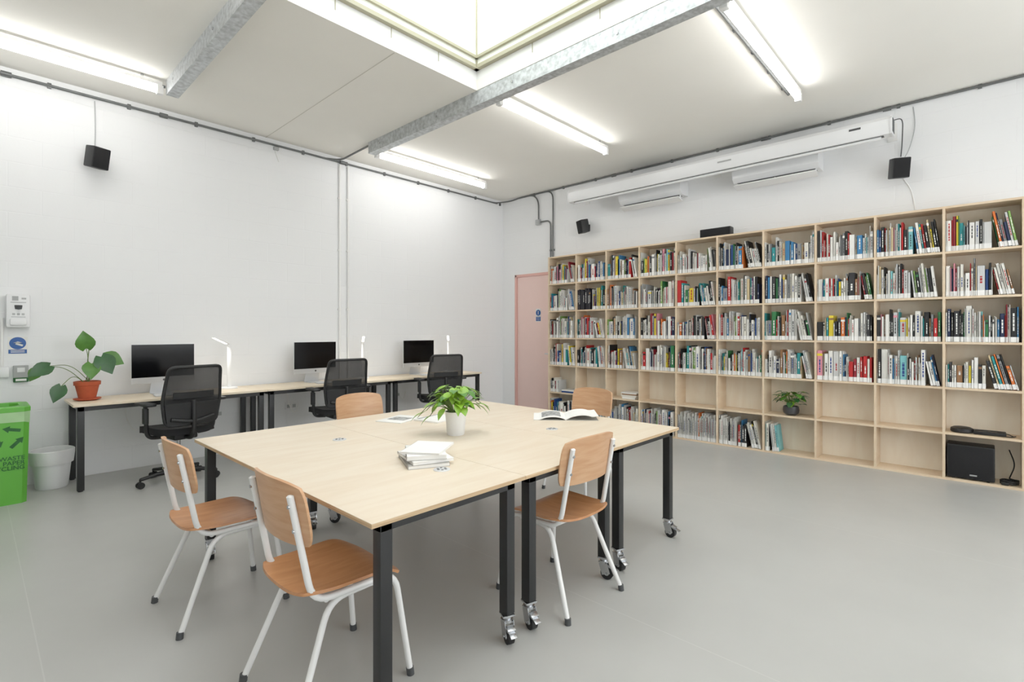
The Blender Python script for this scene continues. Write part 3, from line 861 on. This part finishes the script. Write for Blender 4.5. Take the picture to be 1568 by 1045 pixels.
for (x, y, z) in ((-.13, .10, .12), (-.17, .14, .14), (-.12, .15, .15), (.12, -.10, .18), (.16, -.07, .19)):
    stemleaf(b, (0, 0, .14), (x, y, z), 'leaf_l', .08, .055, (x, y, -.10), up=(x*3, y*3, .6), bend=(x*.2, y*.2, .07))
b.obj('potted_pothos', (2.12, 2.47, TZ))

b = B()
b.lathe([(.05, 0), (.078, .025), (.085, .06), (.078, .10), (.07, .105), (.065, .09), (0, .09)], (0, 0, 0), 'potdark')
b.lathe([(.066, .091), (0, .096)], (0, 0, 0), 'soil')
for k in range(40):
    t = rnd.uniform(0, 2*math.pi); rad = rnd.uniform(.05, .14); p = (math.cos(t)*rad*.7, math.sin(t)*rad, .12+rnd.uniform(0, .15))
    stemleaf(b, (0, 0, .09), p, rnd.choice(['leaf_m', 'leaf_d', 'leaf_l']), .075, .065, (math.cos(t), math.sin(t), rnd.uniform(-.5, .4)), droop=.3)
b.obj('shelf_plant', (6.385, 1.60, ZS[1]+TH))

# ------------------------------------------------------------------ things on tables
b = B(); z = 0
for (w, d, t, rz, k, dx) in ((.20, .27, .018, .0, 'pagegrey', 0), (.205, .265, .014, .12, 'paper', .01), (.19, .25, .022, -.15, 'pagegrey', .012), (.20, .255, .010, -.55, 'paper', .03)):
    rt = Matrix.Rotation(rz, 3, 'Z')
    b.box((dx, dx, z+t/2), (w, d, t-.004), 'paper', rot=rt)
    b.box((dx, dx, z+.001), (w+.004, d+.004, .002), k, rot=rt); b.box((dx, dx, z+t-.001), (w+.004, d+.004, .002), k if t < .02 else 'paper', rot=rt)
    b.box(V((dx, dx, z+t/2))+rt @ V((-w/2-.001, 0, 0)), (.002, d+.004, t), k, rot=rt)
    z += t+.0005
b.obj('book_stack', (1.57, 2.08, TZ), R(-25))
def openbook(w, d, th, lift=0.0):
    b = B()
    for s in (-1, 1):
        b.patch(lambda u, v: (s*(u*w), (v-.5)*d, .004+th*math.sin(min(1, u*1.25)*math.pi)**.7*.9+lift*u*(s > 0)), 14, 4, .004, 'paper')
        b.patch(lambda u, v: (s*(.15+u*.6)*w, (v-.5)*d*.7, .0072+th*math.sin(min(1, (.15+u*.6)*1.25)*math.pi)**.7*.9+lift*(.15+u*.6)*(s > 0)), 10, 6, .0006, 'print' if s < 0 else 'paper')
        b.box((s*w/2, 0, .001), (w, d+.006, .002), 'pagegrey')
    return b
openbook(.24, .30, .024, .03).obj('open_book', (3.13, 2.36, TZ), R(-50))
b = B(); b.box((0, 0, .003), (.22, .30, .006), 'paper', bev=.001); b.box((0, 0, .0063), (.15, .12, .0006), 'print')
b.obj('magazine', (2.20, 3.20, TZ), R(-70))
b = B(); b.box((0, 0, .006), (.22, .29, .012), 'paper', bev=.001); b.box((0, .0, .0125), (.17, .2, .0006), 'paper'); b.box((-.09, 0, .0127), (.012, .24, .0006), 'darkgrey')
b.obj('magazine.001', (2.40, 3.00, TZ), R(-78))

# ------------------------------------------------------------------ shelf electronics
yc = SYL-9.5*CW
b = B(); b.box((0, 0, .165), (.22, .33, .31), 'black_plastic', bev=.008); b.box((-.112, 0, .165), (.004, .31, .29), 'black_fabric', bev=.001)
b.box((-.115, -.02, .05), (.002, .05, .012), 'grey')
for x in (-.08, .08):
    for y in (-.12, .12): b.cyl((x, y, 0), (x, y, .012), .012, 'black_plastic')
b.obj('subwoofer', (6.42, yc+.08, TH))
b = B()
b.lathe([(.075, 0), (.085, .012), (.082, .04), (.06, .052), (0, .055)], (0, .14, 0), 'black_plastic')
b.box((.02, -.05, .015), (.15, .22, .03), 'black_plastic', bev=.006)
b.tube([(-.06, .08, .012), (-.08, 0, .008), (-.05, -.1, .01), (-.09, -.18, .008), (-.02, -.22, .01)], .005, 'black_plastic', fil=.05, seg=6)
b.tube([(-.04, .05, .035), (-.06, -.04, .05), (-.02, -.16, .03), (-.06, -.21, .01)], .004, 'black_plastic', fil=.05, seg=6)
b.obj('network_router', (6.40, yc, ZS[1]+TH))
b = B()
pts = []
for k in range(60):
    t = k/59*6*math.pi; pts.append((-.02+.05*math.cos(t), .05*math.sin(t)*1.2, .008+.012*(k/59)*3+.004*math.sin(t*3)))
b.tube(pts, .006, 'black_plastic', seg=6)
b.tube([pts[-1], (0, -.04, .18), (.06, .0, .3)], .005, 'black_plastic', fil=.06, seg=6)
b.box((-.06, .03, .018), (.07, .05, .03), 'black_plastic', bev=.006)
b.obj('power_cable_coil', (6.40, yc-.18, TH))

# ------------------------------------------------------------------ camera, world
cam = bpy.data.cameras.new('camera'); co = bpy.data.objects.new('camera', cam); bpy.context.collection.objects.link(co)
co.location = (0, 0, 1.40); co.rotation_euler = (R(90), 0, R(-47)); cam.sensor_width = 36; cam.sensor_fit = 'HORIZONTAL'
cam.lens = 17.75; cam.shift_y = -.0092; cam.clip_start = .05
bpy.context.scene.camera = co
w = bpy.data.worlds.new('world'); bpy.context.scene.world = w; w.use_nodes = True
w.node_tree.nodes['Background'].inputs[0].default_value = (.95, .98, 1, 1); w.node_tree.nodes['Background'].inputs[1].default_value = 4.4
sc = bpy.context.scene
sc.view_settings.view_transform = 'Standard'; sc.view_settings.look = 'None'; sc.view_settings.exposure = .06; sc.view_settings.gamma = 1.14
